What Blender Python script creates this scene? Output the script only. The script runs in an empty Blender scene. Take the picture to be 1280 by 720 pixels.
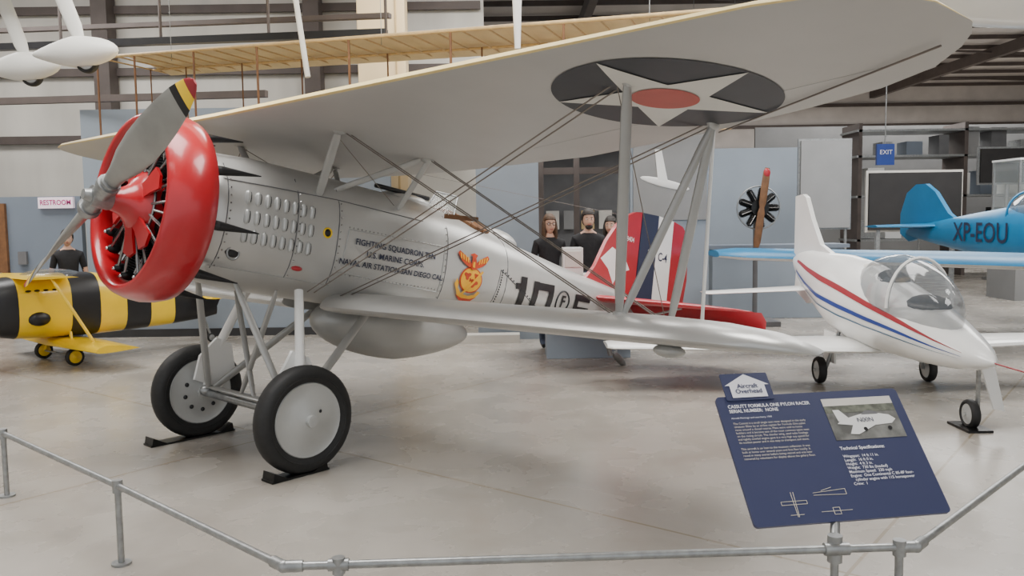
import bpy, bmesh, math, random
from mathutils import Vector, Matrix
random.seed(7)
V=Vector
def lerp(a,b,t): return a+(b-a)*t
def interp(tab,x):
    if x<=tab[0][0]: return tab[0][1:]
    for p,q in zip(tab,tab[1:]):
        if x<=q[0]:
            t=(x-p[0])/(q[0]-p[0]); return tuple(lerp(a,b,t) for a,b in zip(p[1:],q[1:]))
    return tab[-1][1:]
# ---------------------------------------------------------------- materials
def mat(name,col,rough=.5,metal=0,var=.0,scale=4,bump=0,coat=0,emit=0,alpha=1,trans=0,col2=None,detail=4,stretch=None,bscale=None):
    m=bpy.data.materials.new(name);m.use_nodes=True;nt=m.node_tree;N=nt.nodes;b=N['Principled BSDF']
    b.inputs['Base Color'].default_value=(*col,1);b.inputs['Roughness'].default_value=rough;b.inputs['Metallic'].default_value=metal
    if coat: b.inputs['Coat Weight'].default_value=coat;b.inputs['Coat Roughness'].default_value=.08
    if emit: b.inputs['Emission Color'].default_value=(*col,1);b.inputs['Emission Strength'].default_value=emit
    if trans: b.inputs['Transmission Weight'].default_value=trans
    if alpha<1: b.inputs['Alpha'].default_value=alpha
    if var or bump:
        tc=N.new('ShaderNodeTexCoord');mp=N.new('ShaderNodeMapping');nt.links.new(tc.outputs['Object'],mp.inputs[0])
        if stretch: mp.inputs['Scale'].default_value=stretch
        n=N.new('ShaderNodeTexNoise');n.inputs['Scale'].default_value=scale;n.inputs['Detail'].default_value=detail
        nt.links.new(mp.outputs[0],n.inputs['Vector'])
        if var:
            r=N.new('ShaderNodeValToRGB');c2=col2 or tuple(max(0,c*(1-var)) for c in col)
            r.color_ramp.elements[0].position=.35;r.color_ramp.elements[1].position=.65
            r.color_ramp.elements[0].color=(*c2,1);r.color_ramp.elements[1].color=(*col,1)
            nt.links.new(n.outputs['Fac'],r.inputs[0]);nt.links.new(r.outputs[0],b.inputs['Base Color'])
        if bump:
            n2=n
            if bscale:
                n2=N.new('ShaderNodeTexNoise');n2.inputs['Scale'].default_value=bscale;nt.links.new(mp.outputs[0],n2.inputs['Vector'])
            bp=N.new('ShaderNodeBump');bp.inputs['Strength'].default_value=bump;bp.inputs['Distance'].default_value=.02
            nt.links.new(n2.outputs['Fac'],bp.inputs['Height']);nt.links.new(bp.outputs[0],b.inputs['Normal'])
    return m
M={}
M['silver']=mat('silver_dope',(.56,.555,.535),.33,.45,.14,1.5,.04,bscale=6)
M['wingsilver']=mat('wing_fabric_silver',(.50,.49,.47),.45,.1,.1,1.2,.05,stretch=(1,1,1))
M['cream']=mat('chrome_yellow_fabric',(.82,.64,.28),.5,0,.1,3)
M['strut']=mat('grey_strut_paint',(.40,.40,.385),.35,.3,.08,5)
M['red']=mat('gloss_red',(.46,.008,.016),.28,0,.15,3,coat=.35)
M['redfab']=mat('red_fabric',(.42,.012,.022),.35,0,.15,4,coat=.3)
M['rndred']=mat('roundel_red',(.48,.08,.06),.5,0,.1,5)
M['black']=mat('black_paint',(.010,.010,.012),.4,0,.3,8)
M['navy']=mat('navy_roundel',(.026,.029,.038),.5,0,.2,6)
M['white']=mat('white_paint',(.80,.80,.78),.3,0,.05,3,coat=.4)
M['offwhite']=mat('offwhite_fabric',(.70,.69,.64),.5,0,.08,3)
M['rubber']=mat('tyre_rubber',(.015,.015,.015),.65,0,.3,30,.1)
M['steel']=mat('galvanised_steel',(.36,.37,.37),.4,.7,.25,25,.05)
M['wiremetal']=mat('bracing_wire',(.22,.19,.165),.4,.6,.1,9)
M['alu']=mat('aluminium_disc',(.52,.53,.52),.35,.4,.12,4)
M['engine']=mat('engine_dark_metal',(.020,.020,.020),.32,.6,.3,20)
M['rod']=mat('pushrod_steel',(.30,.30,.30),.25,.85,.1,10)
M['chrome']=mat('polished_metal',(.6,.6,.6),.2,.9,.1,10)
M['prop']=mat('propeller_grey',(.34,.34,.32),.36,.35,.2,4)
M['yellow']=mat('bright_yellow',(.88,.58,.01),.35,0,.08,4,coat=.4)
M['maroon']=mat('maroon_tip',(.30,.02,.03),.4,0,.1,4)
M['leather']=mat('brown_leather',(.20,.09,.035),.6,0,.3,12,.2)
M['gold']=mat('emblem_gold',(.88,.44,.02),.5,0,.15,9)
M['orange']=mat('emblem_orange',(.58,.055,.012),.5,0,.3,14)
M['blue']=mat('stripe_blue',(.015,.05,.27),.35,0,.1,5)
M['navyfab']=mat('navy_fabric',(.018,.024,.06),.5,0,.1,5)
M['teal']=mat('teal_blue_paint',(.004,.155,.33),.4,0,.15,2)
M['tealdark']=mat('teal_dark',(.015,.10,.20),.35,0,.1,3)
M['glass']=mat('canopy_perspex',(.15,.17,.19),.04,0,.05,3,alpha=.5,coat=1)
M['clearglass']=mat('display_glass',(.5,.55,.55),.05,0,.05,3,alpha=.22,coat=1)
M['seat']=mat('dark_cockpit',(.03,.03,.035),.8,0,.3,9)
M['signblue']=mat('sign_panel_navy',(.038,.046,.11),.35,0,.05,3)
M['signtext']=mat('sign_print_white',(.8,.8,.85),.5,0,.03,3)
M['signtan']=mat('sign_print_tan',(.65,.60,.50),.5,0,.03,3)
M['photo']=mat('sign_photo_ground',(.20,.20,.185),.5,0,.6,14)
M['phototree']=mat('sign_photo_trees',(.16,.17,.13),.5,0,.6,30)
M['wood']=mat('pale_wood',(.60,.42,.20),.5,0,.2,5,stretch=(1,8,1))
M['fabric2']=mat('aged_linen',(.76,.60,.33),.6,0,.15,3)
M['skin']=mat('skin',(.55,.33,.24),.5,0,.08,9)
M['hairD']=mat('hair_dark',(.02,.014,.01),.6,0,.4,30,.3)
M['hairB']=mat('hair_brown',(.09,.045,.02),.6,0,.4,30,.3)
M['clothB']=mat('black_cotton',(.015,.015,.018),.85,0,.3,20,.2)
M['clothG']=mat('denim',(.06,.08,.13),.85,0,.3,30,.2)
M['lip']=mat('lips',(.40,.13,.11),.5,0,.1,9)
M['eyew']=mat('eye_white',(.8,.8,.8),.3,0,.02,9)
M['lamp']=mat('lamp_tube',(1,.97,.9),.5,emit=4)
M['exitm']=mat('restroom_sign_face',(.85,.72,.80),.5,emit=.4)
M['magenta']=mat('magenta_letters',(.45,.02,.18),.5,0,.05,9)
M['column']=mat('column_paint_cream',(.76,.58,.33),.5,0,.08,2)
M['slate']=mat('partition_slate_blue',(.18,.215,.265),.7,0,.08,1.5)
M['slate2']=mat('partition_grey_blue',(.27,.315,.37),.7,0,.08,1.5)
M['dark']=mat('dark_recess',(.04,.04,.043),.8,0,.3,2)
M['girder']=mat('roof_steel_dark',(.11,.088,.08),.6,.1,.2,3)
M['roof']=mat('roof_insulation',(.66,.615,.585),.8,0,.15,1.2,.1,stretch=(1,.2,1))
M['wallwhite']=mat('insulated_wall',(.70,.67,.61),.75,0,.2,1.2,.3,stretch=(1,1,.25))
M['beige']=mat('beige_platform',(.62,.59,.54),.6,0,.1,3)
M['screen']=mat('dark_screen',(.022,.02,.02),.75,0,.3,2)
M['greypanel']=mat('grey_panel',(.25,.25,.25),.7,0,.1,2)
M['midgrey']=mat('mid_grey',(.14,.14,.145),.6,0,.2,3)
def floor_mat():
    m=bpy.data.materials.new('polished_concrete');m.use_nodes=True;nt=m.node_tree;N=nt.nodes;L=nt.links;b=N['Principled BSDF']
    tc=N.new('ShaderNodeTexCoord')
    def noise(s,d=6,dist=0):
        n=N.new('ShaderNodeTexNoise');n.inputs['Scale'].default_value=s;n.inputs['Detail'].default_value=d;n.inputs['Distortion'].default_value=dist;L.new(tc.outputs['Object'],n.inputs['Vector']);return n
    n1=noise(.4,9,.8);n2=noise(2.2,8,.4);n3=noise(40,3)
    r=N.new('ShaderNodeValToRGB');e=r.color_ramp.elements;e[0].position=.32;e[1].position=.68
    e[0].color=(.33,.30,.262,1);e[1].color=(.435,.405,.362,1);L.new(n1.outputs['Fac'],r.inputs[0])
    r2=N.new('ShaderNodeValToRGB');e=r2.color_ramp.elements;e[0].position=.32;e[1].position=.62;e[0].color=(.84,.83,.815,1);e[1].color=(1,1,1,1);L.new(n2.outputs['Fac'],r2.inputs[0])
    mx=N.new('ShaderNodeMix');mx.data_type='RGBA';mx.blend_type='MULTIPLY';mx.inputs[0].default_value=.9;L.new(r.outputs[0],mx.inputs[6]);L.new(r2.outputs[0],mx.inputs[7])
    br=N.new('ShaderNodeTexBrick');br.offset=0;br.inputs['Scale'].default_value=1;br.inputs['Mortar Size'].default_value=.010;br.inputs['Brick Width'].default_value=4.6;br.inputs['Row Height'].default_value=4.6
    br.inputs['Color1'].default_value=br.inputs['Color2'].default_value=(1,1,1,1);br.inputs['Mortar'].default_value=(.70,.62,.50,1)
    mp=N.new('ShaderNodeMapping');mp.inputs['Rotation'].default_value=(0,0,math.radians(38));mp.inputs['Location'].default_value=(1.2,.4,0);L.new(tc.outputs['Object'],mp.inputs[0]);L.new(mp.outputs[0],br.inputs['Vector'])
    m2=N.new('ShaderNodeMix');m2.data_type='RGBA';m2.blend_type='MULTIPLY';m2.inputs[0].default_value=1;L.new(mx.outputs[2],m2.inputs[6]);L.new(br.outputs['Color'],m2.inputs[7])
    L.new(m2.outputs[2],b.inputs['Base Color'])
    rr=N.new('ShaderNodeMapRange');rr.inputs['To Min'].default_value=.18;rr.inputs['To Max'].default_value=.36;L.new(n2.outputs['Fac'],rr.inputs['Value']);L.new(rr.outputs[0],b.inputs['Roughness'])
    bp=N.new('ShaderNodeBump');bp.inputs['Strength'].default_value=.05;bp.inputs['Distance'].default_value=.01;L.new(n3.outputs['Fac'],bp.inputs['Height']);L.new(bp.outputs[0],b.inputs['Normal'])
    return m
M['floor']=floor_mat()
# ---------------------------------------------------------------- mesh builder
def basis(d):
    d=V(d).normalized();a=V((0,0,1)) if abs(d.z)<.9 else V((1,0,0))
    e1=d.cross(a).normalized();return d,e1,d.cross(e1).normalized()
class B:
    def __init__(s,flip=False): s.v=[];s.f=[];s.mi=[];s.mats=[];s.flip=flip
    def m(s,k):
        if k not in s.mats: s.mats.append(k)
        return s.mats.index(k)
    def add(s,vs,fs,k):
        o=len(s.v);s.v+=[tuple(p) for p in vs];i=s.m(k) if isinstance(k,str) else None
        for j,f in enumerate(fs):
            s.f.append([a+o for a in f]);s.mi.append(i if i is not None else s.m(k[j]))
    def tube(s,a,b,r,k,r2=None,n=12):
        a=V(a);b=V(b);r2=r if r2 is None else r2;_,e,g=basis(b-a);vs=[]
        for p,q in((a,r),(b,r2)):
            for i in range(n): t=2*math.pi*i/n;vs.append(p+e*q*math.cos(t)+g*q*math.sin(t))
        fs=[[i,(i+1)%n,n+(i+1)%n,n+i] for i in range(n)]+[list(range(n))[::-1],[n+i for i in range(n)]]
        s.add(vs,fs,k)
    def strut(s,a,b,c,t,cd,k,n=14,taper=.6):
        a=V(a);b=V(b);d=(b-a).normalized();cd=V(cd);cd=(cd-d*cd.dot(d)).normalized();g=d.cross(cd)
        rings=[]
        for f,q in((0,taper),(.12,.92),(.5,1),(.88,.92),(1,taper)):
            p=a.lerp(b,f);rings.append([p+cd*(c/2*q*math.cos(x))+g*(t/2*q*math.sin(x)) for x in [2*math.pi*i/n for i in range(n)]])
        s.loft(rings,k)
    def loft(s,rings,k,cap=True,closed=True):
        n=len(rings[0]);vs=[p for r in rings for p in r];fs=[];R=len(rings);ks=[]
        for j in range(R-1):
            for i in range(n if closed else n-1):
                fs.append([j*n+i,j*n+(i+1)%n,(j+1)*n+(i+1)%n,(j+1)*n+i])
                ks.append(k(j,i) if callable(k) else k)
        if cap:
            fs+=[list(range(n))[::-1],[(R-1)*n+i for i in range(n)]]
            ks+=[k(0,0) if callable(k) else k,k(R-2,0) if callable(k) else k]
        s.add(vs,fs,ks)
    def lathe(s,prof,o,ax,k,n=32,cap=False):
        d,e,g=basis(ax);o=V(o)
        s.loft([[o+d*x+(e*math.cos(t)+g*math.sin(t))*max(r,1e-4) for t in [2*math.pi*i/n for i in range(n)]] for x,r in prof],k,cap)
    def ell(s,c,r,k,nu=20,nv=12,R=None,fn=None):
        c=V(c);rings=[]
        for j in range(nv+1):
            ph=-math.pi/2+math.pi*j/nv;row=[]
            for i in range(nu):
                t=2*math.pi*i/nu;p=V((r[0]*math.cos(ph)*math.cos(t),r[1]*math.cos(ph)*math.sin(t),r[2]*math.sin(ph)))
                if fn: p=fn(p)
                if R: p=R@p
                row.append(c+p)
            rings.append(row)
        s.loft(rings,k,False)
    def box(s,c,d,k,R=None):
        c=V(c);vs=[]
        for x in(-1,1):
            for y in(-1,1):
                for z in(-1,1):
                    p=V((x*d[0]/2,y*d[1]/2,z*d[2]/2));vs.append(c+(R@p if R else p))
        s.add(vs,[[0,1,3,2],[4,6,7,5],[0,4,5,1],[2,3,7,6],[0,2,6,4],[1,5,7,3]],k)
    def beam(s,a,b,w,h,k,up=(0,0,1)):
        a=V(a);b=V(b);d=(b-a).normalized();e=d.cross(V(up)).normalized();g=e.cross(d)
        vs=[p+e*x*w/2+g*y*h/2 for p in(a,b) for x,y in((-1,-1),(1,-1),(1,1),(-1,1))]
        s.add(vs,[[0,1,2,3],[7,6,5,4],[0,4,5,1],[1,5,6,2],[2,6,7,3],[3,7,4,0]],k)
    def torus(s,c,ax,R,r,k,n=32,m=10,sx=1):
        d,e,g=basis(ax);c=V(c);rings=[]
        for i in range(n+1):
            t=2*math.pi*i/n;o=e*math.cos(t)+g*math.sin(t)
            rings.append([c+o*(R+r*math.cos(p))+d*(r*sx*math.sin(p)) for p in [2*math.pi*j/m for j in range(m)]])
        s.loft(rings,k,False)
    def plate(s,pts,fn,th,k,side=None):
        n=len(pts);vs=[fn(x,y,th/2) for x,y in pts]+[fn(x,y,-th/2) for x,y in pts]
        fs=[list(range(n)),[n+i for i in range(n)][::-1]]+[[i,n+i,n+(i+1)%n,(i+1)%n] for i in range(n)]
        s.add(vs,fs,k)
    def polar(s,rf,fn,k,na=60,nr=5):
        vs=[fn(0,0)];fs=[]
        for j in range(1,nr+1):
            for i in range(na):
                t=2*math.pi*i/na;r=rf(t)*j/nr;vs.append(fn(r*math.cos(t),r*math.sin(t)))
        for i in range(na): fs.append([0,1+i,1+(i+1)%na])
        for j in range(nr-1):
            for i in range(na): a=1+j*na;fs.append([a+i,a+na+i,a+na+(i+1)%na,a+(i+1)%na])
        s.add(vs,fs,k)
    def flat(s,vs2,fs,fn,k,ml=None):
        """2-D polygons draped on a surface, refined so they follow its curvature"""
        bm=bmesh.new();bv=[bm.verts.new((x,y,0)) for x,y in vs2]
        for f in fs:
            try: bm.faces.new([bv[i] for i in f])
            except ValueError: pass
        if ml:
            bmesh.ops.triangulate(bm,faces=bm.faces)
            for _ in range(6):
                es=[e for e in bm.edges if e.calc_length()>ml]
                if not es: break
                bmesh.ops.subdivide_edges(bm,edges=es,cuts=1);bmesh.ops.triangulate(bm,faces=bm.faces)
        bm.verts.index_update()
        s.add([fn(v.co.x,v.co.y) for v in bm.verts],[[v.index for v in f.verts] for f in bm.faces],k);bm.free()
    def text(s,body,size,fn,k,bold=0,ax='CENTER',ay='CENTER',sp=1,xs=1,ml=None):
        c=bpy.data.curves.new('tmp','FONT');c.body=body;c.size=size;c.align_x=ax;c.align_y=ay;c.offset=bold;c.space_line=sp;c.resolution_u=3
        o=bpy.data.objects.new('tmp',c);bpy.context.collection.objects.link(o);dg=bpy.context.evaluated_depsgraph_get();dg.update()
        me=bpy.data.meshes.new_from_object(o.evaluated_get(dg))
        s.flat([(v.co.x*xs,v.co.y) for v in me.vertices],[list(p.vertices) for p in me.polygons],fn,k,ml)
        bpy.data.objects.remove(o);bpy.data.curves.remove(c);bpy.data.meshes.remove(me)
    def build(s,name,parent=None,smooth=True,ang=38,bevel=0):
        me=bpy.data.meshes.new(name);vs=[(x,-y,z) for x,y,z in s.v] if s.flip else s.v
        fs=[f[::-1] for f in s.f] if s.flip else s.f
        me.from_pydata(vs,[],fs)
        for k in s.mats: me.materials.append(M[k])
        me.polygons.foreach_set('material_index',s.mi);me.validate()
        bm=bmesh.new();bm.from_mesh(me);bmesh.ops.recalc_face_normals(bm,faces=bm.faces);bm.to_mesh(me);bm.free()
        if smooth:
            me.polygons.foreach_set('use_smooth',[True]*len(me.polygons));me.set_sharp_from_angle(angle=math.radians(ang))
        o=bpy.data.objects.new(name,me);bpy.context.collection.objects.link(o)
        if parent: o.parent=parent
        if bevel:
            md=o.modifiers.new('bevel','BEVEL');md.width=bevel;md.segments=2;md.limit_method='ANGLE'
        return o
def empty(name,mw=None):
    e=bpy.data.objects.new(name,None);bpy.context.collection.objects.link(e);e.empty_display_size=.3
    if mw is not None: e.matrix_world=mw
    return e
def frame(yaw,al,O):
    y=math.radians(yaw);a=math.radians(al);Ah=V((math.sin(y),math.cos(y),0));L=V((math.cos(y),-math.sin(y),0));Z=V((0,0,1))
    A=Ah*math.cos(a)-Z*math.sin(a);U=Z*math.cos(a)+Ah*math.sin(a);R=-L
    m=Matrix.Identity(4)
    for i,c in enumerate((A,R,U)):
        for j in range(3): m[j][i]=c[j]
    for j in range(3): m[j][3]=O[j]
    return m
def naca(x): return (.2969*math.sqrt(max(x,0))-.126*x-.3516*x*x+.2843*x**3-.1036*x**4)*5
def wing(Bd,st,kt,kb,kle=None,n=12,top=1.6,axis='v',inc=0):
    xs=[.5*(1-math.cos(math.pi*i/n)) for i in range(n+1)];rings=[]
    for v,le,te,w,th in st:
        c=te-le;r=[]
        for x in reversed(xs): r.append((le+c*x,v,w+c*th*naca(x)*top+inc*x*c))
        for x in xs[1:-1]: r.append((le+c*x,v,w-c*th*naca(x)*(2-top)+inc*x*c))
        rings.append([V(p) for p in r])
    def k(j,i):
        if i<n: return kle if (kle and i>=n-2) else kt
        return kle if (kle and i<n+1) else kb
    Bd.loft(rings,k)
# ================================================================= BIPLANE
hawk=empty('biplane_fighter',frame(43.154,10.628,(-2.047,6.391,.383)))
def HB(): return B(flip=True)
FS=[(-.78,1.354,.36,.38,2.0),(-.66,1.352,.45,.46,2.2),(-.3,1.345,.475,.495,2.4),(.4,1.335,.46,.505,2.6),(1.2,1.325,.44,.505,2.6),(1.7,1.31,.41,.48,2.5),(2.5,1.28,.345,.385,2.4),(3.5,1.24,.24,.29,2.2),(4.3,1.22,.15,.215,2.1),(5.0,1.2,.07,.15,2),(5.25,1.19,.02,.1,2)]
def fside(u,w,off=.004):
    c,hw,hh,n=interp(FS,u);q=min(.98,abs((w-c)/hh));return hw*(1-q**n)**(1/n)+off
b=HB();rings=[]
us=[-.78,-.74,-.70,-.66]+[-.6+.15*i for i in range(39)]+[5.25]
us=[u for u in us if u<=5.25]
for u in us:
    c,hw,hh,n=interp(FS,u);r=[]
    for i in range(36):
        t=2*math.pi*i/36;ct,st=math.cos(t),math.sin(t)
        r.append(V((u,hw*abs(ct)**(2/n)*(1 if ct>=0 else -1),c+hh*abs(st)**(2/n)*(1 if st>=0 else -1))))
    rings.append(r)
b.loft(rings,'silver');b.build('fuselage_skin',hawk)
b=HB()
S=lambda off=.004:(lambda x,y:V((x,fside(x,y,off),y)))
def seam(pts,wd=.006,k='strut',off=.005):
    for p,q in zip(pts,pts[1:]):
        n=max(1,int(math.dist(p,q)/.08))
        for i in range(n):
            a=(lerp(p[0],q[0],i/n),lerp(p[1],q[1],i/n));c=(lerp(p[0],q[0],(i+1)/n),lerp(p[1],q[1],(i+1)/n))
            b.tube(S(off-.004)(*a),S(off-.004)(*c),wd,k,n=6)
for u in(-.6,-.05,.32,1.5,2.35): seam([(u,.98),(u,1.15),(u,1.35),(u,1.6),(u,1.72)],.004,'midgrey')
seam([(.38,1.08),(1.46,1.04),(1.46,1.44),(.42,1.42),(.38,1.08)],.006)
seam([(-.7,1.60),(.3,1.63),(1.2,1.62)],.004,'midgrey');seam([(2.2,.97),(2.25,1.34),(2.95,1.02)],.004,'midgrey')
seam([(-.7,1.0),(0,.98),(.35,.97)],.005)
for i in range(26):
    for w in(1.065,1.435): b.ell(S(.002)(.42+i*.04,w),(.007,.007,.007),'chrome',6,4)
for i in range(12):
    for u in(-.03,.34,1.48,-.58): b.ell(S(.002)(u,1.0+i*.055),(.007,.007,.007),'chrome',6,4)
for i in range(17):
    t=i/16
    for a,c in(((2.2,.97),(2.25,1.34)),((2.25,1.34),(2.95,1.02))): b.ell(S(.003)(lerp(a[0],c[0],t)+.03,lerp(a[1],c[1],t)),(.008,.006,.008),'black',6,4)
b.torus(S(.004)(.22,1.36),(0,1,0),.035,.007,'yellow');b.ell(S(0)(.22,1.36),(.03,.01,.03),'black',12,6)
b.ell(S(0)(.02,1.06),(.05,.02,.02),'redfab',10,6)
b.build('panel_seams_and_rivets',hawk)
b=HB()
for r_ in range(3):
    for i in range(8):
        u=-.46+i*.075;w=1.50-r_*.135-i*.002
        o=S(.0)(u,w);sqf=lambda p:V((p.x,p.y,math.copysign(abs(p.z/.052)**.55*.052,p.z)))
        b.ell(o,(.021,.024,.052),'alu',10,10,fn=sqf)
        b.ell(o+V((.021,.0,0)),(.009,.012,.044),'black',8,6)
b.ell(S(.0)(-.5,1.10),(.06,.012,.03),'black',16,8);b.torus(S(.004)(-.5,1.10),(0,1,0),.045,.008,'steel')
b.build('cowl_louvres',hawk)
b=HB()
for i,(t,sz,w) in enumerate((("FIGHTING SQUADRON TEN",.066,1.335),("U.S. MARINE CORPS.",.066,1.25),("NAVAL AIR STATION SAN DIEGO CAL.",.062,1.165))):
    b.text(t,sz,lambda x,y,w=w:S(.008)(.92+x,w+y),'navyfab',bold=.0012,xs=1.04,ml=.05)
def sq(x0,y0,x1,y1,k='black',off=.007):
    b.flat([(x0,y0),(x1,y0),(x1,y1),(x0,y1)],[[0,1,2,3]],S(off),k,.06)
sq(2.57,.88,2.67,1.32);sq(2.50,1.19,2.60,1.25)
for a in ((2.79,.88,2.88,1.30),(3.06,.88,3.15,1.28),(2.79,1.22,3.15,1.295),(2.79,.88,3.15,.95)): sq(*a)
b.text("F",.17,lambda x,y:S(.010)(3.34+x,1.14+y),'black',bold=.004,ml=.04)
for i in range(28):
    t=2*math.pi*i/28;t2=2*math.pi*(i+1)/28
    b.tube(S(.004)(3.34+.115*math.cos(t),1.14+.115*math.sin(t)),S(.004)(3.34+.115*math.cos(t2),1.14+.115*math.sin(t2)),.009,'black',n=6)
for a in ((3.56,1.18,3.86,1.25),(3.56,1.05,3.63,1.25),(3.56,1.07,3.84,1.12),(3.78,.92,3.86,1.12)): sq(*a)
b.build('side_lettering',hawk)
b=HB();eu,ew=1.84,1.24
P=lambda off:(lambda x,y:S(off)(eu+x*1.3,ew+y))
def poly(pts,k,off): b.flat(pts,[list(range(len(pts)))],P(off),k,.04)
b.polar(lambda t:.118,lambda x,y:P(.006)(x,y-.045),'orange',36,3)
b.polar(lambda t:.106,lambda x,y:P(.009)(x,y-.045),'gold',36,3)
for cx,cy,rr,ph in((-.045,-.01,.030,0),(.03,-.07,.033,1),(.045,.0,.02,.5),(-.01,-.045,.014,2)): b.polar(lambda t:rr*(1+.35*math.sin(3*t+ph)),lambda x,y:P(.012)(cx+x,cy+y),'orange',20,2)
for s_ in(1,-1):
    poly([(0,.075),(s_*.04,.065),(s_*.085,.085),(s_*.13,.12),(s_*.165,.175),(s_*.15,.20),(s_*.09,.165),(s_*.045,.13)],'orange',.013)
    for q0 in(.05,.075,.10,.125): poly([(s_*q0,.085+q0*.35),(s_*(q0+.012),.09+q0*.35),(s_*(q0+.022),.14+q0*.35),(s_*(q0+.008),.135+q0*.35)],'gold',.016)
poly([(-.025,.05),(.025,.05),(.032,.11),(.020,.155),(.035,.185),(.0,.20),(-.045,.18),(-.018,.168),(-.020,.14)],'orange',.017)
poly([(-.012,.07),(.012,.07),(.010,.12),(-.010,.12)],'gold',.020)
# anchor
poly([(.098,.055),(.115,.042),(-.075,-.205),(-.092,-.192)],'gold',.016)
poly([(-.165,-.10),(-.15,-.045),(-.128,-.085),(-.125,-.13),(-.08,-.175),(.0,-.19),(.06,-.172),(.085,-.135),(.115,-.145),(.075,-.205),(-.02,-.225),(-.10,-.215)],'gold',.018)
poly([(-.13,-.19),(-.06,-.215),(.03,-.215),(.09,-.19),(.03,-.245),(-.06,-.248)],'orange',.020)
b.build('corps_emblem',hawk)
b=HB()
rim=[]
for i in range(25):
    t=2*math.pi*i/24;u=1.98+.30*math.cos(t);v=.24*math.sin(t);c,hw,hh,n=interp(FS,u);rim.append(V((u,v,c+hh*(1-(abs(v)/hw)**n)**(1/n)+.012)))
b.add(rim[:-1],[list(range(24))],'seat')
for p,q in zip(rim,rim[1:]): b.tube(p,q,.028,'leather',n=8)
b.ell((2.45,0,1.63),(.34,.14,.14),'silver',18,10);b.ell((2.22,0,1.70),(.06,.12,.10),'leather',14,8)
for sx in(-1,1): b.add([(1.55,0,1.80),(1.72,sx*.2,1.75),(1.78,sx*.16,1.95),(1.66,0,1.98)],[[0,1,2,3]],'clearglass')
b.tube((1.55,0,1.8),(1.66,0,1.98),.008,'steel');b.tube((1.66,0,1.98),(1.78,.16,1.95),.008,'steel');b.tube((1.78,.16,1.95),(1.72,.2,1.75),.008,'steel')
b.ell((1.3,0,1.82),(.28,.13,.09),'silver',18,8)
b.tube((.9,.08,1.88),(1.5,.08,1.88),.02,'black')
b.build('cockpit',hawk)
CO=V((0,0,1.356));CE=V((-.12,0,1.356))
b=HB();b.lathe([(-.80,.585),(-.92,.575),(-1.03,.555),(-1.075,.56),(-1.095,.58),(-1.095,.605),(-1.06,.632),(-1.0,.655),(-.92,.668),(-.84,.662),(-.77,.642),(-.76,.625),(-.80,.585)],CO,(1,0,0),'red',72)
b.build('ring_cowl',hawk,ang=60)
b=HB()
b.lathe([(-.66,.0),(-.66,.40),(-.6,.44)],CE,(1,0,0),'engine',32)
b.lathe([(-.62,.25),(-.88,.235),(-.91,.22),(-.95,.16),(-.98,.12),(-1.03,.09),(-1.10,.07)],CE,(1,0,0),'red',40)
for i in range(9):
    t=2*math.pi*i/9+.17;d=V((0,math.cos(t),math.sin(t)));tg=V((0,-math.sin(t),math.cos(t)));c=CE+V((-.76,0,0))
    prof=[]
    for j in range(13): rr=.26+j*.019;prof+=[(rr,.082),(rr+.004,.105),(rr+.010,.105),(rr+.014,.082)]
    b.lathe([(.24,.075)]+prof+[(.51,.10),(.54,.06),(.545,0)],c,d,'engine',16)
    for s_ in(-1,1):
        b.tube(CE+V((-.90,0,0))+d*.22+tg*.04*s_,CE+V((-.88,0,0))+d*.48+tg*.065*s_,.010,'rod',n=8)
        b.ell(CE+V((-.85,0,0))+d*.50+tg*.07*s_,(.06,.03,.035),'engine',10,6)
        b.ell(CE+V((-.905,0,0))+d*.51+tg*.07*s_,(.012,.014,.014),'chrome',8,6)
        b.tube(c+d*.44+tg*.10*s_,c+V((.12,0,0))+d*.30+tg*.12*s_,.022,'steel',n=8)
        b.tube(CE+V((-.80,0,0))+d*.30+tg*.11*s_,CE+V((-.84,0,0))+d*.46+tg*.13*s_,.012,'chrome',n=8)
    t2=t+math.pi/9;d2=V((0,math.cos(t2),math.sin(t2)));g2=V((0,-math.sin(t2),math.cos(t2)))
    if i in(0,2,4,6,7):
        b.plate([(.14,-.05),(.24,-.06),(.34,-.085),(.37,0),(.34,.085),(.24,.06),(.14,.05)],lambda x,y,o,d2=d2,g2=g2:CE+V((-.935+.12*(x-.14)+o,0,0))+d2*x+g2*y,.02,'red')
    b.tube(CE+V((-.89,0,0))+d2*.25,CE+V((-.80,0,0))+d2*.49,.008,'rod',n=6)
    b.tube(CO+V((-.80,0,0))+d2*.54,CO+V((-.70,0,0))+d2*.56,.034,'black',n=10)
    b.tube(CO+V((-.70,0,0))+d2*.56,CO+V((-.42,0,0))+d2*.60,.034,'black',.004,n=10)
b.torus(CE+V((-.89,0,0)),(1,0,0),.24,.010,'rod')
b.build('radial_engine',hawk)
b=HB();HC=V((-1.281,0,1.356));pd=V((0,1.165,.633)).normalized();pt=V((0,-pd.z,pd.y))
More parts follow.
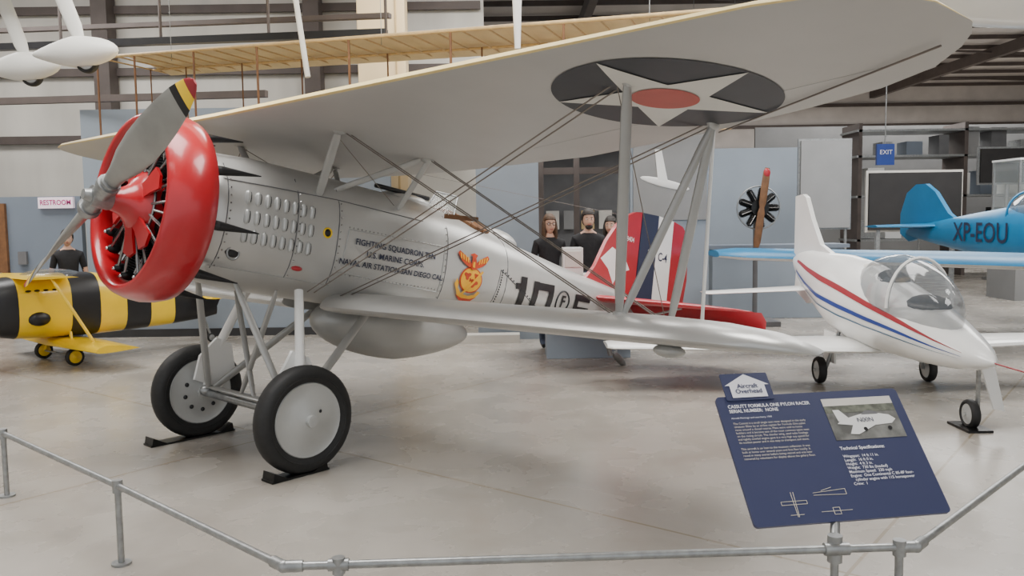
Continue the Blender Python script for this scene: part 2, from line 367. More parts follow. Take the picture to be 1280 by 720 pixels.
for s_ in(1,-1):
    d=pd*s_;tg=pt*s_;rings=[];rs=[.10,.18,.3,.45,.62,.8,.95,1.05,1.12,1.121,1.18,1.181,1.26,1.261,1.31,1.335]
    ch=[.10,.10,.13,.20,.24,.25,.24,.225,.21,.21,.185,.185,.14,.14,.09,.04]
    for r_,c_ in zip(rs,ch):
        tw=-math.radians(58-36*min(1,r_/1.2));cd=tg*math.cos(tw)+V((1,0,0))*math.sin(tw);nd=d.cross(cd);th=max(.012,.09*(1-r_/1.1)) if r_<1.0 else .014
        rings.append([HC+d*r_+cd*(c_/2*math.cos(x))+nd*(th/2*math.sin(x)) for x in [2*math.pi*i/16 for i in range(16)]])
    def kk(j,i): return 'prop' if j<8 else ('black' if j<10 else ('yellow' if j<12 else 'maroon'))
    b.loft(rings,kk)
    b.tube(HC+d*.02,HC+d*.20,.062,'steel',n=20);b.tube(HC+d*.13,HC+d*.17,.075,'steel',n=20)
b.lathe([(-.10,0),(-.10,.035),(-.05,.045),(-.05,.07),(.06,.08),(.14,.06)],HC,(1,0,0),'steel',24)
b.build('propeller',hawk)
# upper wing
UW=2.088;DH=.011
LEU=[(0,-.57),(4.25,-.57),(4.52,-.53),(4.72,-.44),(4.84,-.29),(4.90,-.06)]
TEU=[(0,1.42),(.5,1.42),(2.0,1.33),(3.1,1.05),(3.9,.78),(4.34,.60),(4.64,.40),(4.80,.20),(4.87,.07),(4.90,-.04)]
def thU(v): return .07 if v<4 else lerp(.07,.055,(v-4)/.92)
RS=3.5/4.90
def sv(v): return v if v>=0 else -abs(v)/RS
sp=sorted(set([0,.4,.8,1.2,1.6,2.0,2.4,2.8,3.1,3.4,3.7,3.9,4.1,4.25,4.34,4.43,4.52,4.58,4.64,4.70,4.75,4.80,4.84,4.87,4.89,4.90]))
st=[(v if v>=0 else v*RS,interp(LEU,abs(v))[0],interp(TEU,abs(v))[0],UW+DH*(abs(v) if v>0 else 0),thU(abs(v))) for v in [-x for x in reversed(sp) if x>0]+sp]
b=HB();wing(b,st,'cream','wingsilver','cream',n=16);b.build('upper_wing',hawk,ang=50)
def under(u,v,off):
    q=abs(sv(v));le=interp(LEU,q)[0];te=interp(TEU,q)[0];c=te-le;x=min(1,max(0,(u-le)/c));return V((u,v,UW+DH*(q if v>0 else 0)-c*thU(q)*naca(x)*.4-off))
b=HB()
for s_,cv,R_ in((1,3.34,.61),(-1,2.4,.44)):
    cu=.26
    b.polar(lambda t:R_,lambda x,y:under(cu+x,s_*(cv+y),.004),'navy',72,10)
    def starf(t,R=R_):
        a=(t-math.pi)%(2*math.pi/5);a=min(a,2*math.pi/5-a);r=R*.382
        x1,y1=R,0;x2,y2=r*math.cos(math.pi/5),r*math.sin(math.pi/5);dx,dy=x2-x1,y2-y1
        return (x1*dy-y1*dx)/(math.cos(a)*dy-math.sin(a)*dx)
    b.polar(starf,lambda x,y:under(cu+x,s_*(cv+y),.009),'offwhite',80,10)
    b.polar(lambda t:R_*.3,lambda x,y:under(cu+x,s_*(cv+y),.013),'rndred',40,4)
b.build('wing_roundels',hawk)
b=HB()
for s_,v0,v1 in((1,1.8,4.45),(-1,1.4,3.15)):
    for i in range(10):
        t=i/10;t2=(i+1)/10;u0,u1=.95,.30
        b.tube(under(lerp(u0,u1,t),s_*lerp(v0,v1,t),-.002),under(lerp(u0,u1,t2),s_*lerp(v0,v1,t2),-.002),.004,'strut',n=6)
b.build('aileron_gap',hawk)
# lower wing
LW=.80
LEL=[(0,.34),(3.2,.34),(3.55,.40),(3.8,.55),(3.93,.75),(3.98,.98)]
TEL=[(0,1.5),(3.0,1.47),(3.5,1.45),(3.8,1.37),(3.93,1.22),(3.98,1.02)]
sp=[.3,.7,1.1,1.5,1.9,2.3,2.7,3.0,3.2,3.4,3.55,3.68,3.8,3.88,3.93,3.96,3.98]
for s_,nm in((1,'lower_wing_left'),(-1,'lower_wing_right')):
    st=[(s_*v*(1 if s_>0 else .78),interp(LEL,v)[0],interp(TEL,v)[0],LW+.008*v,.15) for v in sp]
    b=HB();wing(b,st,'silver','silver',None,n=14,top=1.4,inc=.06)
    if s_>0: b.ell((.62,s_*3.3,.765),(.10,.09,.04),'alu',16,8)
    b.build(nm,hawk,ang=50)
b=HB()
for s_,y1,y2 in((1,2.98,3.29),(-1,2.2,2.4)):
    wu=UW+(.036 if s_>0 else 0)
    fb=V((.557,s_*y1,.93));rb=V((1.108,s_*y1,.94));ft=V((-.02,s_*y2,wu));rt=V((.857,s_*y2,wu))
    b.strut(fb,ft,.085,.045,(1,0,0),'strut');b.strut(rb,rt,.085,.045,(1,0,0),'strut');b.strut(fb+V((.03,0,0)),rt,.075,.04,(1,0,0),'strut')
    if s_>0: b.tube((1.46,s_*3.0,.95),(1.02,s_*3.2,wu),.012,'white')
    for p in(fb,rb,ft,rt): b.ell(p,(.06,.03,.04),'strut',12,6)
    b.strut((.15,s_*.38,1.60),(.04,s_*.71,2.09),.075,.035,(1,0,0),'strut')
    b.strut((.30,s_*.34,1.70),(.95,s_*.62,2.09),.06,.03,(1,0,0),'strut')
    b.strut((.94,s_*.36,1.66),(.97,s_*.66,2.09),.06,.03,(1,0,0),'strut')
    for p in((.04,s_*.71,2.08),(.96,s_*.64,2.08)): b.ell(p,(.06,.05,.03),'strut',12,6)
b.build('interplane_and_cabane_struts',hawk)
b=HB()
W=lambda a,c,r=.0045:b.tube(a,c,r,'wiremetal',n=6)
for s_,y1,y2 in((1,2.95,3.22),(-1,2.2,2.4)):
    wu=UW+(.03 if s_>0 else 0)
    for o in(0,.06):
        W((-.02+o,s_*y2,wu),(.15+o,s_*.40,.90));W((.86+o,s_*y2,wu),(.45+o,s_*.40,.90));
    for o in(0,.045): W((.08+o,s_*.72,2.08),(.557+o,s_*y1,.93));W((.97+o,s_*.66,2.08),(1.108+o,s_*y1,.93))
    W((-.02,s_*y2,wu),(1.108,s_*y1,.93),.003)
    W((-.02,s_*.7,2.08),(.9,s_*.36,1.7),.003)
b.beam((.25,1.72,1.48),(.50,1.78,1.50),.012,.03,'leather')
W((.0,-.5,2.1),(4.9,0,2.3),.002)
W((1.0,3.25,UW+.02),(.10,4.75,UW+.03),.005)
b.build('bracing_wires',hawk)
# tail
b=HB()
T=lambda x,y,o:V((x,o,y))
b.plate([(3.95,1.44),(4.12,1.62),(4.29,1.94),(4.46,2.15),(4.62,2.28),(4.8,2.36),(4.93,2.38),(4.93,1.1),(4.5,1.2)],T,.05,'redfab')
for k,pts in(('navyfab',[(4.95,2.38),(5.30,2.40),(5.32,1.04),(4.95,1.02)]),('white',[(5.30,2.40),(5.64,2.39),(5.66,1.10),(5.32,1.04)]),('redfab',[(5.64,2.39),(5.86,2.36),(5.98,2.27),(6.04,2.05),(6.08,1.7),(6.04,1.4),(5.9,1.2),(5.66,1.10)])):
    b.plate(pts,T,.045,k)
b.plate([(4.20,1.72),(4.40,1.88),(4.66,1.80),(4.78,1.66),(4.58,1.60),(4.48,1.46),(4.36,1.62)],T,.056,'white')
b.text("F6",.15,lambda x,y:V((5.19+x,.027,1.90+y)),'white',bold=.002)
b.text("C-4",.15,lambda x,y:V((5.46+x,.027,1.90+y)),'navyfab',bold=.002,xs=.9)
b.text("A-8404",.085,lambda x,y:V((4.70+x,.03,2.02+y)),'white',bold=.001,xs=.9)
b.build('fin_and_rudder',hawk)
b=HB()
for s_ in(1,-1):
    wing(b,[(s_*v,le,te,1.26,.11) for v,le,te in((.02,3.95,4.72),(.8,4.12,4.72),(1.3,4.30,4.72),(1.6,4.48,4.72),(1.70,4.62,4.71))],'redfab','redfab',n=8,top=1)
    wing(b,[(s_*v,4.72,te,1.26,.09) for v,te in((.10,5.15),(.5,5.35),(1.1,5.35),(1.5,5.22),(1.70,5.02),(1.78,4.85))],'redfab','redfab',n=8,top=1,inc=-.62)
    b.tube((4.5,s_*.1,1.0),(4.6,s_*.9,1.24),.014,'strut')
b.build('tailplane_and_elevators',hawk)
b=HB()
b.tube((4.35,0,1.05),(4.62,0,.64),.03,'steel');b.tube((4.75,0,1.05),(4.72,0,.66),.018,'steel')
b.ell((4.80,0,.60),(.16,.045,.045),'steel',14,8,R=Matrix.Rotation(.5,3,'Y'))
b.build('tail_skid',hawk)
b=HB();b.ell((1.36,0,.70),(.88,.26,.285),'strut',32,20,fn=lambda p:V((p.x,p.y*(1-.25*max(0,p.x)),p.z*(1-.35*max(0,p.x)))))
b.build('belly_tank',hawk)
def wheel(b,c,ax,R,w,disc='alu',holes=0,hub=.3,out=1):
    d=V(ax).normalized()*out;c=V(c);h=w/2
    b.lathe([(-h*.55,R*.66),(-h*.9,R*.74),(-h,R*.84),(-h*.86,R*.93),(-h*.5,R*.985),(0,R),(h*.5,R*.985),(h*.86,R*.93),(h,R*.84),(h*.9,R*.74),(h*.55,R*.66)],c,d,'rubber',48)
    b.torus(c+d*(h*.95),d,R*.80,.006,'rubber',40,6)
    b.lathe([(-h*.7,R*.68),(-h*.8,R*.6),(-h*.9,R*.2),(-h*.95,0)],c,d,disc,40)
    b.lathe([(h*.62,R*.71),(h*.78,R*.68),(h*.72,R*.64),(h*.9,R*.4),(h*1.05,R*.2),(h*1.12,R*.12),(h*1.5,R*.11),(h*1.55,R*.05),(h*1.5,0)],c,d,disc,40)
    if holes:
        _,e,g=basis(d)
        for i in range(holes):
            t=2*math.pi*i/holes;b.ell(c+d*h*.92+(e*math.cos(t)+g*math.sin(t))*R*.38,(.018,.018,.018),'black',8,6)
b=HB();wheel(b,(0,.783,0),(0,1,0),.383,.16,'alu',0,out=1);b.ell((.07,.868,.07),(.012,.006,.012),'black',8,6);b.build('wheel_left',hawk,ang=50)
b=HB();wheel(b,(0,-.783,0),(0,1,0),.383,.16,'alu',9,out=1);b.build('wheel_right',hawk,ang=50)
b=HB()
b.tube((0,-.78,0),(0,.78,0),.03,'steel')
b.strut((.02,-.62,.05),(.02,.62,.05),.12,.04,(1,0,0),'strut')
for s_ in(1,-1):
    b.tube((.10,s_*.36,.90),(.02,s_*.64,.30),.034,'white',.038);b.tube((.02,s_*.64,.32),(0,s_*.66,.02),.028,'white')
    b.plate([(-.11,.10),(.14,.04),(.22,.20),(.12,.42),(-.02,.46),(-.12,.30)],lambda x,y,o,s_=s_:V((x,s_*(.66-(y-.1)*.3)+o,y)),.03,'white')
    b.strut((-.38,s_*.28,.90),(0,s_*.60,.02),.06,.035,(1,0,0),'strut')
    b.strut((.85,s_*.32,.88),(0.02,s_*.62,.02),.07,.04,(1,0,0),'strut')
    b.strut((-.05,s_*.30,.88),(0,-s_*.10,.05),.05,.03,(1,0,0),'strut')
    b.ell((0,s_*.62,.02),(.07,.05,.05),'steel',12,8)
b.build('undercarriage_struts',hawk)
for i,(x,y) in enumerate(((-1.476,5.855),(-2.618,6.927))):
    b=B();R=Matrix.Rotation(math.radians(47),3,'Z');ln=.36 if i==0 else .62
    o=V((x,y,0))+R@V((-.08,0,0))
    b.box(o+V((0,0,.008)),(ln+.1,.14,.014),'engine',R)
    for s_ in(-1,1): b.add([o+R@V((s_*p[0],p[1],p[2])) for p in((ln/2+.04,-.07,.014),(ln/2+.04,.07,.014),(ln/2-.08,.07,.014),(ln/2-.08,-.07,.014),(ln/2+.03,-.07,.07),(ln/2+.03,.07,.07))],[[0,1,5,4],[2,3,4,5],[0,4,3],[1,2,5],[0,3,2,1]],'engine')
    b.build('wheel_chock',None)
# ================================================================= BEE PLANE
bee=empty('striped_mini_biplane',frame(40,0,(-5.85,10.8,0))@Matrix.Scale(1.12,4))
BS=[(-.74,.66,.16,.20),(-.70,.67,.26,.29),(-.55,.67,.31,.34),(-.2,.67,.34,.36),(.3,.66,.34,.37),(.8,.62,.29,.33),(1.3,.56,.19,.26),(1.8,.52,.09,.19),(2.0,.5,.04,.14)]
b=B(True);us=sorted(set([-.74,-.70,-.62,-.50,-.499,-.35,-.2,0,.04,.041,.2,.36,.361,.52,.68,.681,.85,1.0,1.01,1.2,1.34,1.341,1.6,1.8,2.0]))
rings=[]
for u in us:
    c,hw,hh=interp(BS,u);rings.append([V((u,hw*math.copysign(abs(math.cos(t))**.7,math.cos(t)),c+hh*math.copysign(abs(math.sin(t))**.7,math.sin(t)))) for t in [2*math.pi*i/28 for i in range(28)]])
def bk(j,i):
    u=us[j]+.0005
    if u<-.50: return 'black'
    if u<.04: return 'yellow'
    return 'yellow' if (.36<u<.68) or (1.0<u<1.34) else 'black'
b.loft(rings,bk)
b.ell((-.05,0,.98),(.35,.24,.10),'glass',20,10)
for i in range(4): b.ell((-.40+.09*i,.31,.86),(.03,.03,.012),'black',8,6)
b.ell((-.3,.31,.55),(.12,.06,.08),'black',12,8)
b.build('striped_fuselage',bee)
b=B(True)
wing(b,[(v,-.15+.06*abs(v),.45-.05*abs(v),.22,.17) for v in(-1.15,-1.1,-.5,0,.5,1.1,1.15)],'yellow','yellow')
wing(b,[(v,-.5,.02,1.00,.06) for v in(-.6,-.56,0,.56,.6)],'yellow','yellow')
for s_ in(1,-1): b.strut((-.25,s_*.55,1.0),(.1,s_*.75,.24),.04,.02,(1,0,0),'yellow')
wing(b,[(v,1.62,2.0,.62,.08) for v in(-.55,-.5,0,.5,.55)],'yellow','yellow')
b.plate([(1.4,.62),(1.6,.92),(1.95,.98),(2.08,.6),(2.0,.45)],lambda x,y,o:V((x,o,y)),.04,'black')
b.build('wings_and_tail',bee)
b=B(True)
for s_ in(1,-1):
    wheel(b,(0,s_*.42,.10),(0,1,0),.10,.07,'yellow',out=s_);b.tube((0,s_*.39,.10),(.05,s_*.22,.40),.018,'yellow')
b.tube((0,-.42,.10),(0,.42,.10),.012,'steel');wheel(b,(1.92,0,.06),(0,1,0),.06,.04,'steel');b.tube((1.92,0,.06),(1.8,0,.42),.014,'steel')
for s_ in(1,-1): b.strut((-.80,0,.67),(-.80,s_*.35,.67+s_*.25),.09,.015,(1,0,.5),'black')
b.ell((-.80,0,.67),(.09,.07,.07),'yellow',14,8)
b.build('gear_and_propeller',bee)
# ================================================================= WHITE MINI JET
jet=empty('white_mini_jet',Matrix.Identity(4))
JS=[(6.34,.62,.01,.01),(6.40,.625,.06,.05),(6.55,.64,.135,.11),(6.85,.68,.22,.19),(7.2,.73,.285,.26),(7.8,.80,.33,.35),(8.4,.87,.34,.42),(8.9,.93,.32,.41),(9.4,1.02,.25,.32),(9.8,1.11,.18,.24),(10.15,1.18,.10,.13),(10.3,1.20,.05,.06)]
jx=lambda y:3.66-(y-6.2)*.045
b=B();ys=[6.34,6.36,6.40,6.46,6.55]+[6.6+.15*i for i in range(25)]+[10.3]
b.loft([[V((jx(y)+interp(JS,y)[1]*math.cos(t),y,interp(JS,y)[0]+interp(JS,y)[2]*math.sin(t))) for t in [2*math.pi*i/32 for i in range(32)]] for y in ys],'white')
b.build('jet_fuselage',jet)
b=B()
def js(y,ang,off=.004):
    c,hw,hh=interp(JS,y);t=math.radians(ang);return V((jx(y)+(hw+off)*math.cos(t),y,c+(hh+off)*math.sin(t)))
def stripe(a0,a1,wd,k,y0=6.55,y1=9.9,off=.005):
    n=24;vs=[];fs=[]
    for i in range(n+1):
        y=lerp(y0,y1,i/n);a=lerp(a0,a1,i/n);w_=wd*min(1,i/6+.15)
        vs+=[js(y,a,off),js(y,a+w_*.5,off+.001),js(y,a+w_,off)]
    for i in range(n): fs+=[[3*i,3*i+1,3*i+4,3*i+3],[3*i+1,3*i+2,3*i+5,3*i+4]]
    b.add(vs,fs,k)
for mm in(0,1):
    f=(lambda a:a) if mm==0 else (lambda a:180-a)
    stripe(f(165),f(158),(-8 if mm==0 else 8),'maroon');stripe(f(180),f(188),(-6 if mm==0 else 6),'blue')
    stripe(f(190),f(200),(-2 if mm==0 else 2),'tealdark')
b.build('cheat_lines',jet)
b=B()
b.ell((jx(7.7)-.01,7.70,.93),(.29,.98,.46),'glass',32,18,fn=lambda p:V((p.x*(1-.25*max(0,-p.y)),p.y,p.z*(1-.12*max(0,-p.y))+.0)))
b.build('bubble_canopy',jet)
b=B()
b.ell((jx(7.9),7.95,1.04),(.17,.25,.20),'seat',16,10);b.ell((jx(7.3),7.3,.96),(.18,.22,.10),'seat',16,8)
b.ell((jx(8.4),8.35,1.1),(.2,.2,.18),'beige',16,8)
pts=[V((jx(7.45)+.29*math.cos(t),7.45,.93+.44*math.sin(t))) for t in [math.pi*i/16 for i in range(17)]]
for p,q in zip(pts,pts[1:]): b.tube(p,q,.016,'white',n=6)
b.build('cockpit_seat',jet)
b=B()
def xwing(st,kt,kb,n=10,th=.11,yle=True,top=1.3):
    xs=[.5*(1-math.cos(math.pi*i/n)) for i in range(n+1)];rings=[]
    for x,le,te,z in st:
        c=te-le;r=[V((x,le+c*q,z+c*th*naca(q)*top)) for q in reversed(xs)]+[V((x,le+c*q,z-c*th*naca(q)*(2-top))) for q in xs[1:-1]];rings.append(r)
    b.loft(rings,lambda j,i:kt if i<n else kb)
cx=jx(8.6)
xwing([(cx-2.6,8.4,8.85,.46),(cx-2.55,8.35,8.9,.46),(cx-.2,8.0,9.1,.45),(cx+.2,8.0,9.1,.45),(cx+2.55,8.35,8.9,.48),(cx+2.6,8.4,8.85,.48)],'white','white')
cx=jx(9.8);xwing([(cx-1.25,9.8,10.1,.86),(cx-1.2,9.75,10.15,.86),(cx,9.55,10.15,.91),(cx+1.2,9.75,10.15,.86),(cx+1.25,9.8,10.1,.86)],'white','white',th=.08)
fx=lambda y,z,o:V((jx(y)+o,y,z))
b.plate([(9.2,1.32),(9.55,1.42),(9.8,1.70),(9.98,1.96),(10.08,2.00),(10.30,1.98),(10.32,1.3),(10.1,1.2)],fx,.05,'white')
b.plate([(9.5,.95),(10.25,1.1),(10.3,.85),(9.9,.72)],fx,.05,'white')
b.build('jet_wings_and_tail',jet,bevel=.008)
b=B()
nx=3.74
wheel(b,(nx,6.82,.12),(1,0,0),.12,.07,'alu',out=-1);b.tube((nx+.06,6.82,.12),(nx+.02,6.75,.62),.018,'steel');b.tube((nx-.01,6.82,.12),(nx+.07,6.82,.12),.012,'steel')
b.plate([(.02,.0),(.11,-.02),(.02,.34),(-.09,.34)],lambda x,y,o:V((nx+.11+x,6.72+o,.18+y)),.02,'white')
for x in(3.21,4.35):
    s_=1 if x>3.8 else -1
    wheel(b,(x,8.76,.14),(1,0,0),.14,.08,'alu',out=-1);b.tube((x-s_*.06,8.76,.14),(x-s_*.2,8.7,.62),.02,'steel')
    b.box((x-s_*.12,8.8,.38),(.02,.3,.32),'white')
b.tube((3.655,6.36,.62),(3.68,5.90,.615),.006,'maroon');b.box((3.74,6.82,.01),(.2,.34,.02),'engine')
b.build('jet_landing_gear',jet)
# ================================================================= BLUE LOW-WING PLANE
bl=empty('blue_monoplane',Matrix.Identity(4))
ZO=-.36
LS=[(11.0,1.65+ZO,.30,.28),(11.3,1.66+ZO,.42,.40),(12.0,1.68+ZO,.50,.48),(12.8,1.72+ZO,.52,.52),(13.6,1.74+ZO,.46,.48),(14.6,1.74+ZO,.34,.37),(15.8,1.74+ZO,.18,.22),(16.8,1.75+ZO,.05,.08)]
lx=lambda y:8.50-(y-11.5)*.12
b=B();ys=[11.0+.2*i for i in range(30)]
b.loft([[V((lx(y)+interp(LS,y)[1]*math.copysign(abs(math.cos(t))**.85,math.cos(t)),y,interp(LS,y)[0]+interp(LS,y)[2]*math.copysign(abs(math.sin(t))**.85,math.sin(t)))) for t in [2*math.pi*i/28 for i in range(28)]] for y in ys],'teal')
b.ell((lx(12.9),13.0,2.08+ZO),(.42,1.1,.38),'glass',20,12)
for yy in(11.9,12.5,13.0,13.5): b.torus((lx(yy),yy,2.06+ZO),(0,1,0),.38,.02,'teal',24,6)
b.lathe([(-.2,0),(-.12,.08),(0,.14)],(lx(10.95),10.95,1.65+ZO),(0,1,0),'chrome',24)
for s_ in(1,-1): b.strut((lx(10.9),10.86,1.65+ZO),(lx(10.9)+s_*.3,10.86,1.65+ZO+s_*.85),.14,.03,(1,0,0),'steel')
b.build('blue_fuselage',bl)
b=B()
cx=lx(11.9)
xwing([(cx-5.75,11.0,11.9,1.24),(cx-5.5,10.6,12.1,1.23),(cx-2.5,10.4,12.5,1.10),(cx,10.4,12.8,.98),(cx+2.5,10.4,12.5,1.10),(cx+5.4,10.6,12.1,1.23),(cx+5.6,11.0,11.9,1.24)],'teal','white',th=.10,top=1.4)
cx=lx(16);xwing([(cx-1.1,15.9,16.5,1.5),(cx,15.6,16.7,1.5),(cx+1.1,15.9,16.5,1.5)],'teal','teal',th=.08)
fx2=lambda y,z,o:V((lx(y)+o,y,z+ZO))
b.plate([(15.1,1.9),(15.5,2.1),(15.9,2.5),(16.2,2.66),(16.5,2.66),(16.8,2.5),(17.0,2.1),(17.0,1.7),(16.7,1.55),(16,1.7)],fx2,.08,'teal')
b.text("XP-EOU",.46,lambda x,y:V((lx(14.1-x)-interp(LS,14.1-x)[1]-.012,14.1-x,1.76+ZO+y)),'navyfab',bold=.004)
for s_ in(1,-1):
    wheel(b,(lx(11.9)+s_*.95,11.6,.24),(1,0,0),.24,.14,'alu',out=-1);b.strut((lx(11.9)+s_*.95,11.65,.26),(lx(11.9)+s_*.9,11.7,1.0),.10,.06,(0,1,0),'teal')
    b.ell((lx(11.9)+s_*.95,11.7,.34),(.12,.42,.18),'teal',16,10)
wheel(b,(lx(16.6),16.6,.12),(1,0,0),.12,.07,'alu');b.tube((lx(16.6),16.6,.12),(lx(16.4),16.4,1.32),.025,'steel')
b.build('blue_wings_and_tail',bl)
# ================================================================= SIGN + BARRIER
sg=empty('information_sign')
BL=V((.98,3.36,.50));BR=V((1.865,3.51,.50));TL=V((.953,3.775,.95))
ex=(BR-BL).normalized();ey=(TL-BL);ey=(ey-ex*ey.dot(ex)).normalized();en=ex.cross(ey)
if en.z<0: en=-en
SW,SH=.893,.615
SPt=lambda x,y,o=0:BL+ex*x+ey*y+en*o
b=B()
def rr(x0,y0,x1,y1,r,n=5):
    pts=[]
    for cx,cy,a in((x1-r,y0+r,-90),(x1-r,y1-r,0),(x0+r,y1-r,90),(x0+r,y0+r,180)):
        for i in range(n+1): t=math.radians(a+90*i/n);pts.append((cx+r*math.cos(t),cy+r*math.sin(t)))
    return pts
b.plate(rr(0,0,SW,SH,.02),lambda x,y,o:SPt(x,y,o-.008),.016,'signblue')
b.build('sign_panel',sg,ang=30)
b=B();q=lambda x,y,o=.0025:SPt(x,y,o)
b.text("CASSUTT FORMULA ONE PYLON RACER\nSERIAL NUMBER:  NONE",.0235,lambda x,y:q(.045+x,.572+y),'signtext',bold=.0005,ax='LEFT',ay='TOP',xs=.92)
b.text("Aircraft Markings: civil race livery, 1960",.012,lambda x,y:q(.045+x,.508+y),'signtext',ax='LEFT',ay='TOP')
body=["The Cassutt is a small single seat racer designed in the early","nineteen fifties by an airline captain for Formula One pylon","races around a closed course. Plans were sold to home","builders and it became one of the most common types seen","on the racing circuit. The slender wing, steel tube fuselage","and tightly cowled engine gave it a very high top speed for","its modest power and it was easy to transport and store.","","This aircraft is on loan to the museum collection. It was","built at home over several years and first flew locally. It","raced in many events before being retired and was later","restored by volunteers for display above the gallery floor."]
b.text("\n".join(body),.0142,lambda x,y:q(.045+x,.482+y),'signtan',ax='LEFT',ay='TOP',sp=1.1)
b.text("Technical Specifications:",.022,lambda x,y:q(.50+x,.335+y),'signtext',bold=.0005,ax='LEFT',ay='TOP')
b.text("Wingspan:  14 ft 11 in.\nLength:  16 ft 0 in.\nHeight:  4 ft 3 in.\nWeight:  730 lbs (loaded)\nMaximum Speed:  230 mph\nEngine:  One Continental C 85-8F four-\n   cylinder engine with 115 horsepower\nCrew:  1",.0185,lambda x,y:q(.50+x,.295+y),'signtext',bold=.0002,ax='LEFT',ay='TOP')
b.plate(rr(.50,.365,.845,.575,.002),lambda x,y,o:SPt(x,y,.001+o),.002,'photo')
b.plate(rr(.50,.535,.845,.575,.002),lambda x,y,o:SPt(x,y,.0015+o),.002,'beige')
b.plate(rr(.50,.50,.845,.537,.002),lambda x,y,o:SPt(x,y,.0018+o),.002,'phototree')
b.plate([(.535,.445),(.56,.462),(.62,.478),(.68,.492),(.74,.490),(.80,.478),(.825,.455),(.80,.435),(.72,.43),(.60,.435)],lambda x,y,o:SPt(x,y,.0028+o),.002,'white')
b.plate([(.545,.455),(.535,.515),(.565,.515),(.60,.47)],lambda x,y,o:SPt(x,y,.003+o),.002,'white')
b.plate([(.61,.44),(.58,.392),(.62,.388),(.72,.432)],lambda x,y,o:SPt(x,y,.0032+o),.002,'white')
b.plate([(.665,.485),(.69,.505),(.73,.503),(.75,.485)],lambda x,y,o:SPt(x,y,.0034+o),.002,'midgrey')
b.text("N00N",.032,lambda x,y:q(.675+x,.457+y,.0055),'navyfab')
for x in(.66,.78): b.polar(lambda t:.010,lambda p,r_:SPt(x+p,.412+r_,.0045),'black',14,1)
for pts in([(.20,.14),(.20,.03)],[(.145,.10),(.26,.10)],[(.145,.085),(.26,.085)],[(.17,.04),(.23,.04)],[(.145,.10),(.145,.085)],[(.26,.10),(.26,.085)],[(.212,.14),(.205,.03)],[(.30,.13),(.45,.14)],[(.30,.12),(.45,.115)],[(.45,.14),(.45,.115)],[(.34,.138),(.39,.15)],[(.31,.045),(.45,.045)],[(.365,.06),(.395,.06)],[(.365,.03),(.395,.03)],[(.365,.06),(.365,.03)],[(.395,.06),(.395,.03)]):
    b.tube(q(*pts[0],.001),q(*pts[1],.001),.0013,'signtan',n=5)
b.build('sign_print',sg,smooth=False)
b=B()
PC=SPt(.165,SH+.005)
pl=lambda x,y,o=0:PC+ex*x+ey*y+en*(.004+o)
b.plate(rr(-.115,-.03,.115,.11,.006),lambda x,y,o:pl(x,y,o),.006,'signblue')
b.add([pl(-.085,-.018,.006),pl(.085,-.018,.006),pl(.085,.045,.006),pl(.108,.045,.006),pl(0,.104,.006),pl(-.108,.045,.006),pl(-.085,.045,.006)],[[0,1,2,6],[3,4,5,6,2]],'signtext')
b.text("Aircraft\nOverhead",.032,lambda x,y:pl(x,.026+y,.008),'signblue',bold=.0006,sp=.85)
b.build('overhead_placard',sg,smooth=False)
b=B()
b.tube((1.30,3.345,.42),(1.36,3.50,.53),.02,'steel');b.tube((1.30,3.345,.36),(1.30,3.345,.47),.03,'steel')
b.plate(rr(-.09,-.05,.09,.05,.01),lambda x,y,o:SPt(.42+x,.10+y,-.02+o),.008,'steel')
b.tube((1.30,3.345,0),(1.30,3.345,.42),.0167,'steel')
b.build('sign_bracket',sg)
rail=empty('pipe_barrier')
b=B();RP=[V(p) for p in((-4.6,6.55,.42),(-3.33,5.42,.42),(-2.06,4.288,.42),(-.914,3.23,.42),(1.629,3.341,.42),(3.6,5.28,.42))]
for p,q_ in zip(RP,RP[1:]): b.tube(p,q_,.0167,'steel',n=16)
for p in RP[1:5]: b.ell(p,(.026,.026,.026),'steel',16,10)
for p in(RP[1],RP[2],V((-.70,3.24,.42)),V((1.56,3.338,.42)),V((3.2,4.887,.42)),RP[0]):
    b.tube((p.x,p.y,0),(p.x,p.y,.42),.0167,'steel',n=16);b.tube((p.x,p.y,.385),(p.x,p.y,.45),.026,'steel',n=16);b.tube((p.x,p.y,0),(p.x,p.y,.012),.05,'steel',n=20)
for a,c in((RP[3],RP[2]),(RP[3],RP[4]),(RP[4],RP[3]),(RP[4],RP[5])):
    d=(c-a).normalized();b.tube(a,a+d*.075,.024,'steel',n=16)
b.tube(V((-.74,3.238,.42)),V((-.66,3.241,.42)),.025,'steel',n=16);b.tube(V((1.25,3.325,.42)),V((1.35,3.329,.42)),.026,'steel',n=16)
b.build('barrier_pipes',rail)
# ================================================================= ROOM
def slab(name,c,d,k,bevel=0):
    b=B();b.box(c,d,k);return b.build(name,smooth=False)
slab('floor',(4,17,-.05),(40,46,.1),'floor')
slab('ceiling',(4,19,7.35),(40,42,.1),'roof')
slab('wall_left',(-15.95,17,3.65),(.1,46,7.3),'wallwhite')
slab('wall_back_left',(-8.2,15.8,3.65),(15.5,.1,7.3),'wallwhite')
slab('wall_back',(11.5,38,3.65),(25,.1,7.3),'roof')
slab('wall_partition_left',(-11.3,13.3,1.1),(9.2,.12,2.2),'slate')
slab('wall_partition_center',(-4.2,13.15,1.75),(4.7,.14,3.5),'slate2')
slab('wall_partition_box',(-.05,12.5,1.65),(.9,.5,3.3),'slate2')
b=B();b.box((2.38,12.8,1.6),(1.18,.14,3.2),'slate2');b.build('wall_mural',smooth=False)
slab('wall_recess_left',(-1.1,16.6,1.7),(1.6,.1,3.4),'midgrey');slab('wall_recess_back',(1.4,18.5,1.7),(3.6,.1,3.4),'midgrey')
slab('wall_far_blue',(4.9,18.6,1.6),(3.6,.12,3.2),'slate2')
